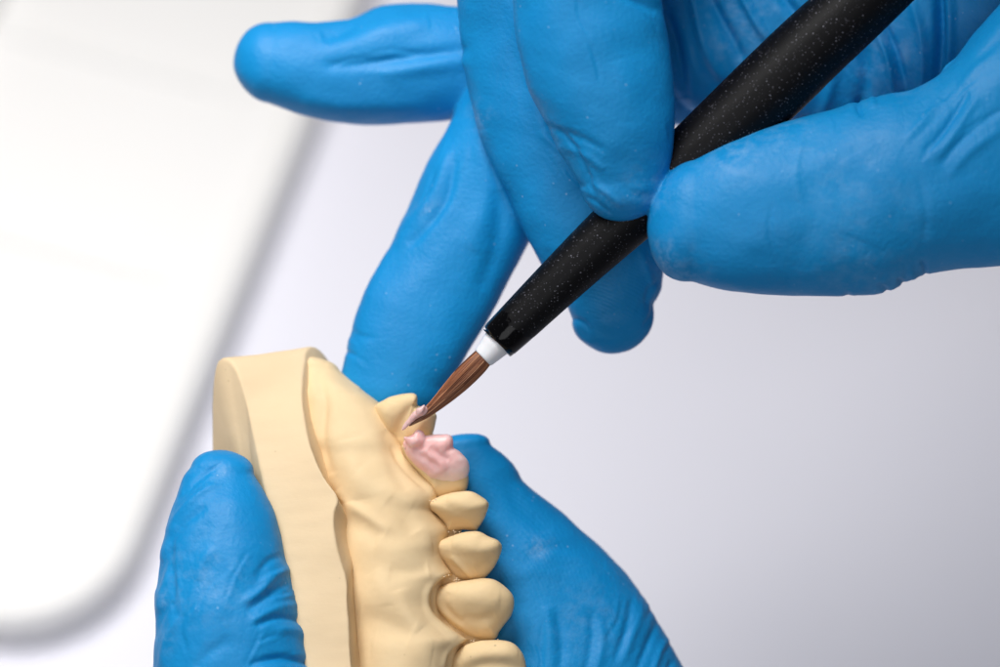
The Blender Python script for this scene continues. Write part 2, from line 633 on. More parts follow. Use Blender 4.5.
# --- base plate: curved side wall between two outlines, with both faces
A = np.array([(222, 760, -150), (214, 640, -120), (212, 520, -90), (211.5, 440, -66), (212.5, 390, -50), (215, 368, -40), (220, 359, -32), (229, 360, -24), (238, 374, -14),
              (246, 402, -4), (254, 440, 12), (264, 485, 28), (277, 545, 48), (292, 612, 70), (309, 680, 90), (330, 765, 115)], float)
B = np.array([(500, 760, -150), (470, 640, -135), (420, 540, -125), (380, 455, -112), (352, 402, -98), (338, 376, -86), (325, 355, -72), (314, 347, -60), (306, 352, -46),
              (302.5, 376, -22), (302.5, 404, 2), (308, 440, 22), (319, 468, 36), (338, 505, 50), (346, 590, 74), (351, 760, 115)], float)
# the upper rim edge wanders where it was cut back
n = 220
As = crom(A, n)
Bs = crom(B, n)
Bn = np.array([(306, 352), (302.5, 376), (302.5, 404), (308, 440), (318, 466), (330, 486), (337.5, 497), (337, 503), (334.5, 510), (333.5, 526), (336, 545), (340, 560), (345, 576), (347, 588), (347, 605), (349, 640), (352, 700), (354, 760)], float)
Bnn = crom(np.column_stack([Bn, np.interp(Bn[:, 1], B[8:, 1], B[8:, 2])]), 140)
k8 = int(np.argmin(np.abs(Bs[:, 1] - 352) + np.abs(Bs[:, 0] - 306)))
Bs = np.vstack([Bs[:k8], Bnn])
Bs = crom(Bs[::3], n)
# pair the outlines by matching arc fraction before and after the bend
ka = int(np.argmin(np.abs(As[:, 0] - 222) + np.abs(As[:, 1] - 358.5)))
kb = int(np.argmin(np.abs(Bs[:, 0] - 312) + np.abs(Bs[:, 1] - 347)))
Ap = np.vstack([crom(As[:ka + 1], 70), crom(As[ka:], 151)[1:]])
Bp = np.vstack([crom(Bs[:kb + 1], 70), crom(Bs[kb:], 151)[1:]])
n = len(Ap)
ca = Ap.mean(0)
cb = Bp.mean(0)
rows = []
axis = (Bp - Ap)
axis /= np.linalg.norm(axis, axis=1)[:, None]
def inset(P, c, d):
    v = c - P
    v = v / (np.linalg.norm(v, axis=1)[:, None] + 1e-6)
    return P + v * d
rows.append(np.repeat(ca[None], n, 0) * 0.98 + Ap * 0.02)
for f in (0.75, 0.5, 0.25):
    rows.append(Ap * (1 - f) + ca * f)
rows.append(inset(Ap, ca, 5.0))
rows.append(inset(Ap, ca, 2.2) + axis * 0.2)
rows.append(inset(Ap, ca, 0.7) + axis * 0.8)
rows.append(Ap + axis * 2.4)
for f in np.linspace(0.06, 0.96, 16):
    rows.append(Ap * (1 - f) + Bp * f)
rows.append(Bp - axis * 1.8)
rows.append(inset(Bp, cb, 0.5) - axis * 0.5)
rows.append(inset(Bp, cb, 1.6))
rows.append(inset(Bp, cb, 4.0) + axis * 0.0)
for f in (0.25, 0.5, 0.75):
    rows.append(Bp * (1 - f) + cb * f)
rows.append(np.repeat(cb[None], n, 0) * 0.98 + Bp * 0.02)
V = np.vstack(rows)
F = grid_faces(len(rows), n)
me = build_mesh('base', V, F)
bmx(me)
N = normals(me)
V = V + N * (0.5 * wav(V, 60, 3) + 0.25 * wav(V, 22, 4))[:, None]
put('base', me, V, M_base, cast)

# --- gum: one long body from the rim edge to the tooth line
gst = [(a + 5, b, c + 4, d, e - 2, f * 0.80) if b > 440 else (a + 3, b, c + 2, d, e - 2, f * 0.88) for a, b, c, d, e, f in [  # lx, ly, rx, ry, z, t
    (300, 366, 336, 371, -52, 22), (298, 380, 352, 384, -46, 34), (298, 394, 370, 395, -38, 42), (299, 408, 383, 409, -34, 48), (300, 424, 392, 424, -30, 52),
    (304, 440, 399, 440, -26, 55), (308, 452, 402, 452, -22, 57), (312, 466, 410, 464, -18, 58), (318, 480, 422, 478, -14, 59), (325, 492, 433, 490, -10, 60),
    (330, 502, 434, 500, -8, 61), (330, 512, 429, 509, -6, 62), (330, 522, 437, 520, -4, 63), (330, 532, 444, 530, -2, 64), (331, 542, 442, 541, 0, 64),
    (333, 552, 439, 552, 2, 65), (335, 562, 443, 564, 4, 66), (337, 572, 449, 575, 6, 67), (338, 582, 441, 583, 8, 67), (339, 592, 436, 593, 10, 68),
    (340, 604, 434, 606, 12, 68), (341, 618, 442, 620, 14, 69), (342, 632, 458, 633, 16, 69), (343, 642, 464, 641, 18, 70), (344, 652, 455, 652, 20, 70), (345, 665, 450, 668, 24, 70),
    (346, 685, 449, 688, 27, 70), (348, 710, 462, 706, 30, 70), (350, 740, 465, 740, 34, 70)]]
g = Geo()
limb(g, gst, tip=(410, 770, 40), start=(316, 357, -56), n=120, m=90, ex=2.1)
# stone behind the tooth row (tongue side of the ridge)
limb(g, [(330, 400, 412, 400, -64, 30), (340, 470, 452, 470, -44, 36), (350, 540, 476, 540, -34, 40), (360, 600, 486, 600, -28, 44), (366, 640, 500, 640, -24, 44), (370, 730, 505, 730, -20, 50)],
     tip=(430, 765, -25), start=(372, 372, -72), n=30, m=40)
me, V = remesh(g, 1.7, 7, 0.5)
N = normals(me)
GS = [
    ([(318, 372), (324, 400), (322, 440), (331, 475)], 6, -4),
    ([(326, 364), (345, 372), (362, 388)], 5, 2.5),
    ([(338, 490), (348, 503), (362, 513), (378, 524), (390, 530)], 5.5, 2.8),
    ([(340, 520), (350, 523), (366, 530), (380, 540)], 10, -3.5),
    ([(342, 500), (338, 520), (341, 560)], 5, -2.5),
    ([(345, 440), (352, 470), (358, 500)], 16, 3.0),
    # root bulges running back from the teeth
    ([(385, 430), (396, 470), (408, 490)], 8, -2.5),
    ([(360, 470), (385, 492), (412, 508)], 12, 2.0),
    ([(388, 500), (402, 512), (416, 532)], 9, -3.2),
    ([(375, 545), (400, 548), (432, 545)], 11, 3.2),
    ([(390, 570), (408, 572), (428, 570)], 8, -3.5),
    ([(372, 572), (384, 590), (386, 606)], 9, 1.8),
    ([(398, 590), (406, 612), (420, 630)], 9, 3.0),
    ([(360, 618), (385, 622), (412, 634)], 12, -4.5),
    ([(372, 648), (400, 650), (432, 655)], 13, 3.0),
    # grooves where the gum meets the two big teeth
    ([(452, 578), (440, 584), (433.5, 592), (432, 602), (436, 612), (446, 622), (460, 632), (468, 637)], 2.3, -4.2),
    ([(446, 574), (434, 582), (427, 592), (426, 604), (431, 616), (444, 628), (458, 638)], 3.2, 2.4),
    ([(476, 641), (464, 644), (454, 652), (449, 662), (448, 676)], 2.2, -3.8),
    ([(470, 640), (458, 645), (447, 654), (443, 668)], 3.0, 1.8),
    # thin ledge beside the waxed tooth
    ([(399, 446), (405, 458), (418, 472), (434, 490)], 2.2, 1.8),
    ([(393, 444), (400, 462), (414, 478), (428, 492)], 3.0, -1.8),
]
V = strokes(V, N, GS)
V = V + N * (0.9 * wav(V, 60, 11) + 0.35 * wav(V, 30, 12) + 0.06 * wav(V, 12, 13))[:, None]
gum = put('gum', me, V, M_stone, cast)

# --- teeth
def tooth(name, outline, z, tf, tb, tilt, ST, n=2.3, label=None, mt=None, seed=1, centre=None):
    g = Geo()
    blob(g, outline, z, tf, tb, n, 150, 34, tilt, centre)
    V = g.V()
    me = build_mesh(name, V, g.f)
    bmx(me)
    N = normals(me)
    V = strokes(V, N, [(a, b_ * 1.1, c_ * 0.95) for a, b_, c_ in ST])
    V = V + N * (0.3 * wav(V, 24, seed) + 0.05 * wav(V, 9, seed + 40))[:, None]
    o = put(name, me, V, mt or M_tooth, cast)
    if label:
        o['label'] = label
    return o
tooth('tooth', [(375, 407), (384, 400), (393, 396.5), (403, 394), (413, 393.5), (417, 396), (417.6, 402), (418.5, 405.5), (425, 408), (434, 412), (436.5, 417), (435.5, 423), (434, 430), (431, 438),
                (424, 450), (404, 455), (390, 440), (378, 424)], -14, 20, 30, (0.15, -0.45),
      [([(417, 404), (408, 412), (400, 426), (398, 440)], 5, -4.0), ([(390, 402), (388, 416), (392, 432)], 6, 2.5), ([(430, 415), (420, 424), (414, 436)], 5, 3.0),
       ([(436, 417), (424, 412), (412, 410)], 2.5, 1.6)],
      label='cream molar at the far end of the tooth row', seed=2)
tooth('tooth', [(401.5, 447), (407, 443), (425, 440), (446, 444), (462, 458), (467.5, 472), (467.5, 487), (462, 494), (450, 499), (436, 498), (430, 486), (418, 471), (406, 457)],
      -2, 22, 30, (0.1, -0.35), [([(408, 456), (424, 472), (436, 488)], 3, 1.5)], n=3.2, label='cream molar stump under pink wax', seed=3)
tooth('tooth', [(427, 504), (430, 500.5), (443.5, 495.5), (457, 492), (467.5, 491), (475, 493), (482.5, 498), (488, 503), (488, 508), (486, 513), (484.5, 518), (479.5, 527), (476, 531),
                (464, 531), (448, 531.5), (444, 525.5), (437.5, 515.5), (430, 509)], 10, 19, 26, (0.25, -0.5),
      [([(447, 500), (466, 506), (487, 505)], 6, 3.0), ([(440, 520), (458, 526), (480, 526)], 7, -3.0), ([(432, 504), (450, 512), (466, 514)], 6, 1.0)],
      label='small cream tooth next to the waxed stump', seed=5, centre=(457, 511))
tooth('tooth', [(435, 549), (436, 543.5), (445, 539), (457, 534.5), (469, 531.5), (479.5, 532), (490, 537.5), (499, 542), (501.5, 546), (501, 551.5), (499, 558), (495, 567), (488, 575),
                (482, 579.5), (472, 581), (461, 580), (452, 574), (443, 563)], 14, 20, 28, (0.22, -0.5),
      [([(452, 542), (474, 548), (499, 547)], 7, 3.4), ([(452, 556), (462, 568), (474, 578)], 2.6, 2.2), ([(447, 562), (456, 572), (468, 580)], 4, -2.0), ([(476, 570), (488, 564), (495, 556)], 6, -2.6)],
      label='pointed cream tooth in the middle of the row', seed=6, centre=(466, 556))
tooth('tooth', [(433.5, 600), (436, 591), (444, 585), (456, 582), (470, 580), (486, 578.5), (497, 581), (507.5, 589), (513, 597), (514, 607), (511, 616), (503.5, 625), (498.5, 632), (494.5, 639),
                (480, 639.5), (467, 635), (450, 624), (438, 611)], 18, 24, 30, (0.15, -0.35),
      [([(448, 592), (444, 602), (450, 614), (462, 624)], 4, -2.2), ([(456, 594), (476, 598), (500, 600)], 10, 3.2), ([(462, 618), (478, 620), (496, 616)], 5, -2.0),
       ([(438, 596), (440, 608), (452, 620), (470, 632)], 2.4, 1.8)],
      label='large rounded cream tooth above the bottom one', seed=8)
tooth('tooth', [(450, 666), (453, 657), (464, 646), (480, 641), (499.5, 640), (512, 642.5), (520, 650), (525, 660), (527, 672), (525, 690), (512, 706), (486, 712), (460, 702), (450, 684)],
      24, 22, 30, (0.12, -0.4), [([(462, 662), (484, 654), (518, 654)], 6, 2.6), ([(460, 672), (490, 664), (524, 668)], 5, -2.0)],
      label='cream front tooth lowest in the row', seed=9)
# stone crumbs in the gaps
g = Geo()
for cx, cy, z, k in ((458, 580, 30, 9), (466, 583, 30, 9), (498, 640, 34, 5), (474, 641, 38, 5), (434, 500, 36, 5), (402, 447, 22, 4), (456, 532, 22, 6), (447, 577, 34, 5)):
    for _ in range(k):
        r = rng.uniform(0.35, 0.8)
        c = np.array([cx, cy, z]) + rng.normal(size=3) * (2.6, 0.9, 1.5)
        a = np.linspace(0, 2 * np.pi, 6, endpoint=False)
        pts = [c + (0, 0, r)] + [c + (r * math.cos(q) * rng.uniform(.7, 1.2), r * math.sin(q) * rng.uniform(.7, 1.2), 0) for q in a] + [c - (0, 0, r)]
        g.add(pts, [(0, 1 + j, 1 + (j + 1) % 6) for j in range(6)] + [(7, 1 + (j + 1) % 6, 1 + j) for j in range(6)])
me = build_mesh('stone_crumbs', g.V(), g.f)
o = put('stone_crumbs', me, g.V(), plain('plaster_crumb', (0.80, 0.66, 0.50), 0.7), cast)
o['kind'] = 'stuff'

# --- pink wax crown
g = Geo()
blob(g, [(403, 446), (404, 441), (410, 436.5), (425, 435.5), (435, 434.5), (448, 434.5), (452.8, 438), (453.5, 443), (454, 447.5), (460, 452), (467, 459.5), (469.3, 468), (467.5, 476), (460, 482),
         (450, 485), (437, 483), (427, 477), (416, 467), (407, 456)], 12, 17, 12, 2.6, 150, 34, (0.1, -0.4), (436, 459))
blob(g, [(404, 439.5), (404, 436.5), (408, 436.5), (413, 434), (415, 431), (418, 429.3), (422, 431), (424, 434), (426, 440), (422, 446), (412, 448), (407, 444)], 27, 9, 8, 2.2, 60, 16)
me, V = remesh(g, 0.8, 12, 0.5)
N = normals(me)
WS = [
    ([(424, 448), (432, 456), (441, 463), (446, 470)], 3.0, 3.2), ([(430, 447), (440, 456), (449, 460)], 2.6, -3.6), ([(416, 456), (426, 466), (438, 470), (444, 467)], 3.0, 2.2),
    ([(412, 452), (424, 458), (434, 464)], 2.2, -1.6), ([(446, 436), (448, 446), (456, 454)], 3.2, 1.0), ([(436, 440), (441, 448)], 3.0, 0.8), ([(412, 447), (421, 449), (427, 446)], 2.0, -2.2),
    ([(452, 462), (458, 468), (456, 476)], 4, 1.6), ([(428, 471), (434, 474), (440, 471)], 2.5, 2.4), ([(415, 436), (418, 442)], 1.8, 1.6), ([(455, 447), (447, 451)], 2, -1.6)]
V = strokes(V, N, [(a, b * 1.35, c * 0.5) for a, b, c in WS])
V = V + N * (0.25 * wav(V, 14, 31) + 0.06 * wav(V, 6, 32))[:, None]
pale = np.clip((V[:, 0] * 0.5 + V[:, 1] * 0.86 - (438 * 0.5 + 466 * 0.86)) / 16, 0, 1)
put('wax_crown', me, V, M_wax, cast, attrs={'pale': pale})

# ================================================================== BRUSH
brush = thing('paintbrush', 'black fine brush with brown hair tip held between gloved thumb and forefinger', 'brush', (402, 430, 38))

def axis_pts(st, n):
    return crom(st, n)
def revolve(st, n=80, m=48, cap=True):
    """st rows = x, y, z, radius"""
    R = crom(st, n)
    P, r = R[:, :3], R[:, 3]
    T = np.gradient(P, axis=0)
    T /= np.linalg.norm(T, axis=1)[:, None]
    zx = np.array([0, 0, 1.0])
    A1 = np.cross(T, zx); A1 /= np.linalg.norm(A1, axis=1)[:, None]
    A2 = np.cross(A1, T)
    a = np.linspace(0, 2 * np.pi, m, endpoint=False)
    V = P[:, None, :] + r[:, None, None] * (np.cos(a)[None, :, None] * A1[:, None, :] + np.sin(a)[None, :, None] * A2[:, None, :])
    al = np.concatenate([[0], np.cumsum(np.linalg.norm(np.diff(P, axis=0), axis=1))])
    al = np.repeat(al, m)
    V = V.reshape(-1, 3)
    F = grid_faces(n, m)
    if cap:
        F += [tuple(range(m))[::-1], tuple(range((n - 1) * m, n * m))]
    return V, F, al, np.tile(a, n)

HZ = lambda t: 40 + 0.07 * t
# handle
hs = [(500.6, 338.9, HZ(0), 16.5), (499.6, 339.8, HZ(0), 18.2), (498.6, 340.8, HZ(0), 19.6), (500.5, 339, HZ(4), 20.6), (503, 336.5, HZ(8), 20.9), (520, 320, HZ(30), 22.2), (560, 281, HZ(85), 24.8), (600, 243, HZ(140), 27.4), (640, 206, HZ(200), 30.0),
      (680, 170, HZ(250), 33.2), (725, 130, HZ(310), 36.4), (770, 87.5, HZ(370), 37.8), (815, 44, HZ(430), 37.4), (863, 0, HZ(490), 36.2), (960, -92, HZ(620), 33), (1100, -224, HZ(800), 27), (1260, -374, HZ(1000), 20), (1400, -505, HZ(1180), 13), (1440, -543, HZ(1240), 5)]
V, F, al, _ = revolve(hs[2:], 260, 64)
me = build_mesh('handle', V, F)
bmx(me)
put('handle', me, V, M_handle, brush, attrs={'along': al})
# soft inner end of the handle
V, F, al, _ = revolve([(505, 334, HZ(8), 20.6), (499.2, 340.2, HZ(0), 20.2), (497.9, 341.4, HZ(0), 19.2), (498.6, 340.7, HZ(0), 15.6), (502.0, 337.4, HZ(0), 15.0), (504.0, 335.4, HZ(0), 6)], 30, 64)
me = build_mesh('handle_end', V, F)
bmx(me)
put('handle_end', me, V, plain('black_gloss_lacquer', (0.003, 0.003, 0.004), 0.12), brush)
# ferrule
V, F, al, _ = revolve([(506, 333.5, 40, 14.8), (496.5, 343.4, 39.8, 14.9), (490, 350.5, 39.5, 13.2), (483.6, 357.0, 39.2, 11.6), (483.0, 357.6, 39.2, 10.6), (484.5, 356, 39.2, 9.0)], 40, 48)
me = build_mesh('ferrule', V, F)
bmx(me)
put('ferrule', me, V, M_ferrule, brush)
# bristles: a solid core plus many single tapered hairs
bx = np.array([(484, 356.5, 39.2, 9.2), (477, 364, 39, 10.2), (468, 373, 38.6, 10.4), (458, 383, 38.2, 9.8), (447, 394, 37.6, 8.2), (436, 404.5, 37.2, 6.2), (425.5, 413.5, 37.0, 4.6), (416, 420.5, 37, 2.5), (409, 425.5, 37, 0.9)], float)
core = bx.copy(); core[:, 3] *= 0.86
V, F, al, an = revolve(core, 60, 40)
g = Geo()
g.add(V, F, attr=0.25 + 0.12 * np.sin(an * 9 + 1) + 0.10 * np.sin(an * 17) + rng.uniform(-.05, .05, len(V)))
Rb = crom(bx, 34)
Tb = np.gradient(Rb[:, :3], axis=0); Tb /= np.linalg.norm(Tb, axis=1)[:, None]
B1 = np.cross(Tb, [0, 0, 1.0]); B1 /= np.linalg.norm(B1, axis=1)[:, None]
B2 = np.cross(B1, Tb)
for k in range(520):
    a0 = rng.uniform(0, 2 * np.pi)
    tw = rng.normal() * 0.12
    rad = rng.uniform(0.82, 1.05)
    end = int(rng.uniform(20, 34)) if k % 3 else 34
    sh = np.clip(rng.normal(0.5, 0.32), 0, 1)
    th = rng.uniform(0.30, 0.62)
    rr = []
    for i in range(end):
        u = i / 33
        a = a0 + tw * u
        p = Rb[i, :3] + Rb[i, 3] * rad * (math.cos(a) * B1[i] + math.sin(a) * B2[i])
        hw = th * (1 - 0.6 * i / end)
        for q in range(3):
            b = a + q * 2.094
            rr.append(p + hw * (math.cos(b) * B1[i] + math.sin(b) * B2[i]))
    g.add(rr, grid_faces(end, 3), attr=np.full(len(rr), sh))
me = build_mesh('bristles', g.V(), g.f)
br = put('bristles', me, g.V(), M_hair, brush, attrs={'shade': np.concatenate(g.attr)})
# paste on the point
g = Geo()
limb(g, [(417, 409, 425, 415, 40, 5.0), (412.6, 412.6, 419.5, 417.5, 40, 4.0), (408.8, 417.5, 414, 421.2, 39.5, 2.8), (405, 422.5, 408.9, 425.6, 38, 1.9)], tip=(401.8, 430.3, 37), start=(426.5, 406.5, 42), n=30, m=26)
blob(g, [(416, 410), (421, 406.5), (424.5, 404.6), (425, 408), (423, 413), (418, 416)], 45, 4.0, 4, 2.2, 40, 10)
me, V = remesh(g, 0.5, 5, 0.5)
N = normals(me)
V = V + N * (0.3 * wav(V, 8, 51))[:, None]
put('paste', me, V, M_paste, brush)

# ================================================================== HANDS
def dist_attr(V, spots):
    d = np.zeros(len(V))
    for x, y, r, a in spots:
        d = np.maximum(d, a * np.exp(-((V[:, 0] - x) ** 2 + (V[:, 1] - y) ** 2) / (r * r)))
    return d

# ---- right hand (holds the brush)
g = Geo()
# index finger
limb(g, [(560, -330, 730, -330, -10, 62), (530, -200, 690, -210, 40, 60), (512, -90, 664, -110, 78, 56), (510, -40, 656, -50, 88, 52), (513, 0, 660, -8, 92, 50), (520, 50, 668, 42, 94, 48), (534, 95, 674, 90, 92, 45), (550, 130, 675, 125, 88, 42),
          (566, 160, 672.5, 155, 84, 37), (580, 185, 666, 180, 80, 31)], tip=(624, 221.5, 76), n=60, m=56)
# middle finger
limb(g, [(640, -320, 800, -310, -70, 62), (520, -190, 680, -190, -40, 60), (462, -80, 610, -95, -25, 56), (455, -30, 600, -40, -26, 54), (457, 0, 606, 0, -30, 52), (462, 55, 620, 40, -34, 49), (476, 115, 634, 85, -36, 47), (498, 175, 648, 135, -38, 45),
          (522, 230, 658, 190, -40, 43), (546, 270, 663, 235, -42, 41), (562, 296, 664, 262, -44, 38), (570, 312, 663, 286, -45, 35), (573, 324, 655, 304, -46, 31)], tip=(622, 352, -48), n=64, m=56)
# ring finger
limb(g, [(740, -260, 880, -230, -130, 60), (600, -120, 740, -110, -118, 58), (500, 20, 640, 40, -106, 54), (468, 85, 600, 120, -100, 50), (446, 130, 570, 165, -95, 47), (424, 170, 548, 205, -90, 45), (404, 220, 526, 248, -84, 43), (383, 262, 504, 292, -78, 41),
          (362, 298, 482, 330, -71, 39), (349, 338, 462, 364, -64, 36), (342, 372, 444, 388, -59, 31)], tip=(386, 421, -55), n=60, m=56)
# little finger
limb(g, [(900, 120, 880, -60, -170, 60), (760, 128, 740, -30, -165, 60), (620, 122, 610, -18, -150, 58), (540, 119, 530, -2, -140, 54), (470, 119, 468, 6, -132, 50), (425, 123, 425, 3, -130, 50), (385, 125, 382, 6, -128, 49), (345, 124, 352, 18, -126, 46), (308, 118, 322, 22, -125, 43),
          (284, 109, 292, 21, -124, 39), (268, 103, 272, 23, -124, 35)], tip=(234.5, 59, -124), n=60, m=56)
# thumb, from the web down to the tip
limb(g, [(1330, 240, 1200, -160, 20, 110), (1160, 262, 1060, -60, 48, 96), (1060, 264, 985, 20, 66, 86), (1000, 266, 948, 66, 76, 80), (955, 269.5, 915, 88, 82, 76), (918, 277, 886, 94, 84, 72), (886, 292, 858, 101, 84, 69), (845, 295.5, 830, 109, 84, 67),
          (800, 296, 795, 119, 84, 66), (760, 295, 756, 131, 84, 62), (722, 291, 722, 144, 83, 56), (692, 282, 694, 158, 82, 48)], tip=(647.5, 228, 80), n=70, m=64)
# palm and back of the hand
limb(g, [(1330, 160, 1130, -560, -30, 150), (1190, 190, 960, -520, -60, 130), (1080, 205, 860, -420, -84, 92), (980, 170, 770, -330, -96, 72), (880, 140, 680, -250, -104, 62), (780, 122, 640, -180, -112, 54), (700, 112, 620, -120, -122, 48)], tip=(620, 0, -128), n=50, m=72, ex=2.6)
# wrist
limb(g, [(1200, 150, 1080, -520, -30, 140), (1420, 60, 1260, -600, 0, 160), (1650, -60, 1480, -680, 10, 170)], start=(1000, -120, -60), n=24, m=60)
me, V = remesh(g, 1.8, 7, 0.5)
N = normals(me)
RS = [
    # little finger
    ([(325, 66), (365, 63), (410, 57), (466, 50)], 6, -4.2), ([(322, 50), (350, 42), (385, 30), (430, 22)], 11, 2.6), ([(322, 38), (340, 32), (356, 22)], 7, -3.5), ([(380, 74), (430, 66), (470, 62)], 8, 3.0),
    ([(300, 100), (360, 106), (430, 104)], 9, 1.6),
    # ring finger
    ([(448, 150), (432, 195), (404, 226), (398, 240)], 6, 3.2), ([(455, 160), (446, 200), (424, 230), (408, 246)], 5, -3.4), ([(480, 130), (486, 190), (470, 250)], 12, 3.0), ([(500, 190), (498, 240), (480, 290)], 9, -3.0),
    ([(350, 330), (360, 336), (374, 338)], 3.5, -1.6), ([(343, 350), (356, 356)], 2.5, -2), ([(388, 250), (376, 280), (366, 296)], 6, 2.0),
    # middle finger
    ([(512, 0), (528, 70), (548, 140), (575, 190)], 8, 2.2), ([(474, 60), (490, 130), (520, 200)], 14, 1.2), ([(548, 250), (556, 280), (560, 300)], 4, -1.2),
    ([(571, 318), (582, 322), (590, 332)], 3.0, -3.0), ([(575, 322), (580, 336), (592, 345)], 3.0, 2.2), ([(655, 300), (652, 316), (644, 326)], 3, -3.2), ([(660, 280), (650, 290), (646, 305)], 3, -2.2),
    ([(640, 250), (648, 272), (656, 290)], 4, 1.8), ([(590, 326), (610, 334), (640, 330)], 6, -1.2),
    # index finger
    ([(546, 124), (562, 134), (577, 152), (588, 176), (596, 202)], 3.2, -3.6), ([(541, 134), (556, 146), (570, 164), (580, 184)], 3.4, 2.4), ([(556, 130), (580, 138), (604, 150)], 4.0, -2.4),
    ([(560, 146), (585, 156), (604, 170)], 4.0, 1.8), ([(590, 182), (606, 192), (622, 206)], 3.5, 1.8), ([(586, 196), (600, 206), (610, 214)], 2.4, -1.8), ([(622, 186), (636, 196), (654, 196)], 5, -1.2),
    ([(610, -10), (636, 2), (656, 12)], 4, -4), ([(600, -20), (630, -14), (660, 2)], 5, 3), ([(620, 60), (628, 90), (626, 120)], 14, 1.5),
    # thumb
    ([(924, 152), (944, 130), (958, 108), (968, 92)], 3.6, -4.0), ([(934, 158), (950, 140), (966, 116), (978, 98)], 3.6, 3.0), ([(940, 166), (960, 142), (982, 122), (1004, 108)], 3.4, -3.4), ([(948, 176), (972, 150), (1000, 130)], 5, 2.0),
    ([(905, 140), (925, 118), (940, 98)], 4, 2), ([(980, 60), (1000, 40), (1020, 10)], 6, -3.5), ([(960, 86), (985, 60), (1010, 30)], 5, 2.2),
    ([(858, 99), (858, 108), (862, 116)], 2.2, -4.0), ([(845, 100), (850, 108), (846, 116)], 4, 1.2), ([(870, 96), (874, 108)], 4, 1.8),
    ([(926, 276), (925, 267), (921, 262)], 2.2, -4.5), ([(907, 290), (904, 284), (898, 280)], 2.4, -4.0), ([(889, 297), (886, 290), (878, 286)], 2.4, -3.5), ([(850, 299), (846, 292)], 3, -2.4), ([(915, 280), (912, 272)], 4, 2.2),
    ([(772, 204), (770, 235), (780, 270), (790, 288)], 3.2, -1.0), ([(804, 130), (796, 170), (800, 200)], 4, 0.8), ([(920, 180), (926, 215), (922, 250)], 4, -0.9),
    ([(860, 150), (880, 190), (860, 240)], 26, 3.0), ([(800, 150), (812, 210), (800, 270)], 16, -1.4),
    # palm folds behind the brush
    ([(664, 10), (676, 50), (684, 100)], 7, -9, -400, 20), ([(690, -20), (704, 40), (722, 80)], 6, 7, -400, 20), ([(700, -20), (720, 20), (742, 60)], 6, -8, -400, 20), ([(735, -20), (752, 14), (768, 40)], 5, 6, -400, 20), ([(770, -30), (784, 0), (800, 20)], 6, -7, -400, 20),
    ([(876, 30), (888, 60), (896, 104)], 4, 8, -400, 20), ([(884, 22), (898, 60), (908, 100)], 4, -8, -400, 20), ([(862, 40), (866, 80), (856, 120)], 7, -5, -400, 20), ([(912, 0), (922, 40), (922, 100)], 5, 5, -400, 20),
    ([(938, -20), (940, 30), (938, 84)], 5, -14, -400, 60), ([(948, -20), (950, 30), (946, 72)], 6, 5, -400, 80), ([(836, 60), (830, 90), (820, 120)], 6, 4, -400, 20)]
RS = [(s[0], s[1], s[2] * (0.75 if abs(s[2]) > 2.2 and s[1] < 5 else 1)) + tuple(s[3:]) for s in RS]
RS += fine_creases(5, [(958, 125, 26, 18, 0.7, -0.7, 10, 44), (578, 158, 12, 20, 0.55, 0.8, 7, 26), (400, 50, 40, 12, 1, -0.12, 6, 60), (445, 175, 14, 26, -0.45, 1, 6, 50), (640, 315, 14, 14, 0.5, -0.8, 6, 16),
                       (880, 280, 24, 6, 0.4, -1, 8, 16), (770, 120, 60, 6, 0.3, 1, 6, 18), (645, 10, 12, 12, 0.6, 0.6, 5, 26), (700, 40, 20, 20, 0.45, 1, 6, 60), (880, 60, 26, 20, 0.2, 1, 10, 60), (355, 345, 6, 20, 0.7, 0.5, 4, 16), (560, 40, 20, 30, 0.3, 1, 3, 50)])
V = strokes(V, N, RS)
V = V + N * (1.1 * wav(V, 70, 21) + 0.28 * wav(V, 30, 22) + 0.04 * wav(V, 11, 23))[:, None]
dust_sheen = dist_attr(V, [(732, 150, 30, 0.75), (666, 262, 22, 1.0), (690, 280, 18, 0.7), (480, 118, 14, 0.6), (650, 190, 26, 0.5), (430, 210, 10, 0.8), (785, 130, 30, 0.5), (600, 205, 18, 0.5), (860, 260, 60, 0.3), (850, 180, 55, 0.28), (740, 20, 50, 0.6), (890, 60, 40, 0.6)])  # powder, plus broad pale spots painting the thumb's sheen and the palm's haze
dust_sheen[(V[:, 0] < 700) & (V[:, 0] > 560) & (V[:, 2] < 20)] *= 0.3
pr = np.where((V[:, 2] < 20) & (V[:, 1] > 220) & (V[:, 0] > 560), np.hypot(V[:, 0] - 560, V[:, 1] - 420) * 2 * np.pi / 3.6, 0)
hand = put('gloved_hand', me, V, M_glove, None, origin=(1100, 150, -100), attrs={'dust_sheen': dust_sheen, 'print': pr, 'crease': dist_attr(V, [(965, 120, 60, 0.9), (580, 160, 34, 0.7), (400, 235, 40, 0.5), (610, 335, 36, 0.7), (780, 40, 110, 0.7), (880, 278, 50, 0.8), (360, 345, 24, 0.6), (400, 40, 60, 0.3), (860, 104, 26, 0.8)]), 'printmask': dist_attr(V, [(622, 295, 28, 1.0)]) * (V[:, 2] < 20)})
tag(hand, 'hand in blue nitrile glove gripping the black brush', 'hand')

# ---- left hand (holds the cast)
g = Geo()
# thumb-side finger pressing the base of the cast
limb(g, [(120, 1040, 420, 1000, 40, 100), (130, 900, 372, 880, 58, 86), (146, 780, 336, 770, 62, 74), (152, 700, 318, 690, 62, 66), (154, 640, 306, 640, 60, 60), (156, 590, 293, 590, 55, 55), (162, 548, 284, 550, 48, 50), (171, 512, 274, 514, 40, 44),
          (180, 486, 264, 490, 32, 36), (190, 468, 254, 474, 27, 28)], tip=(224, 450, 22), n=60, m=56)
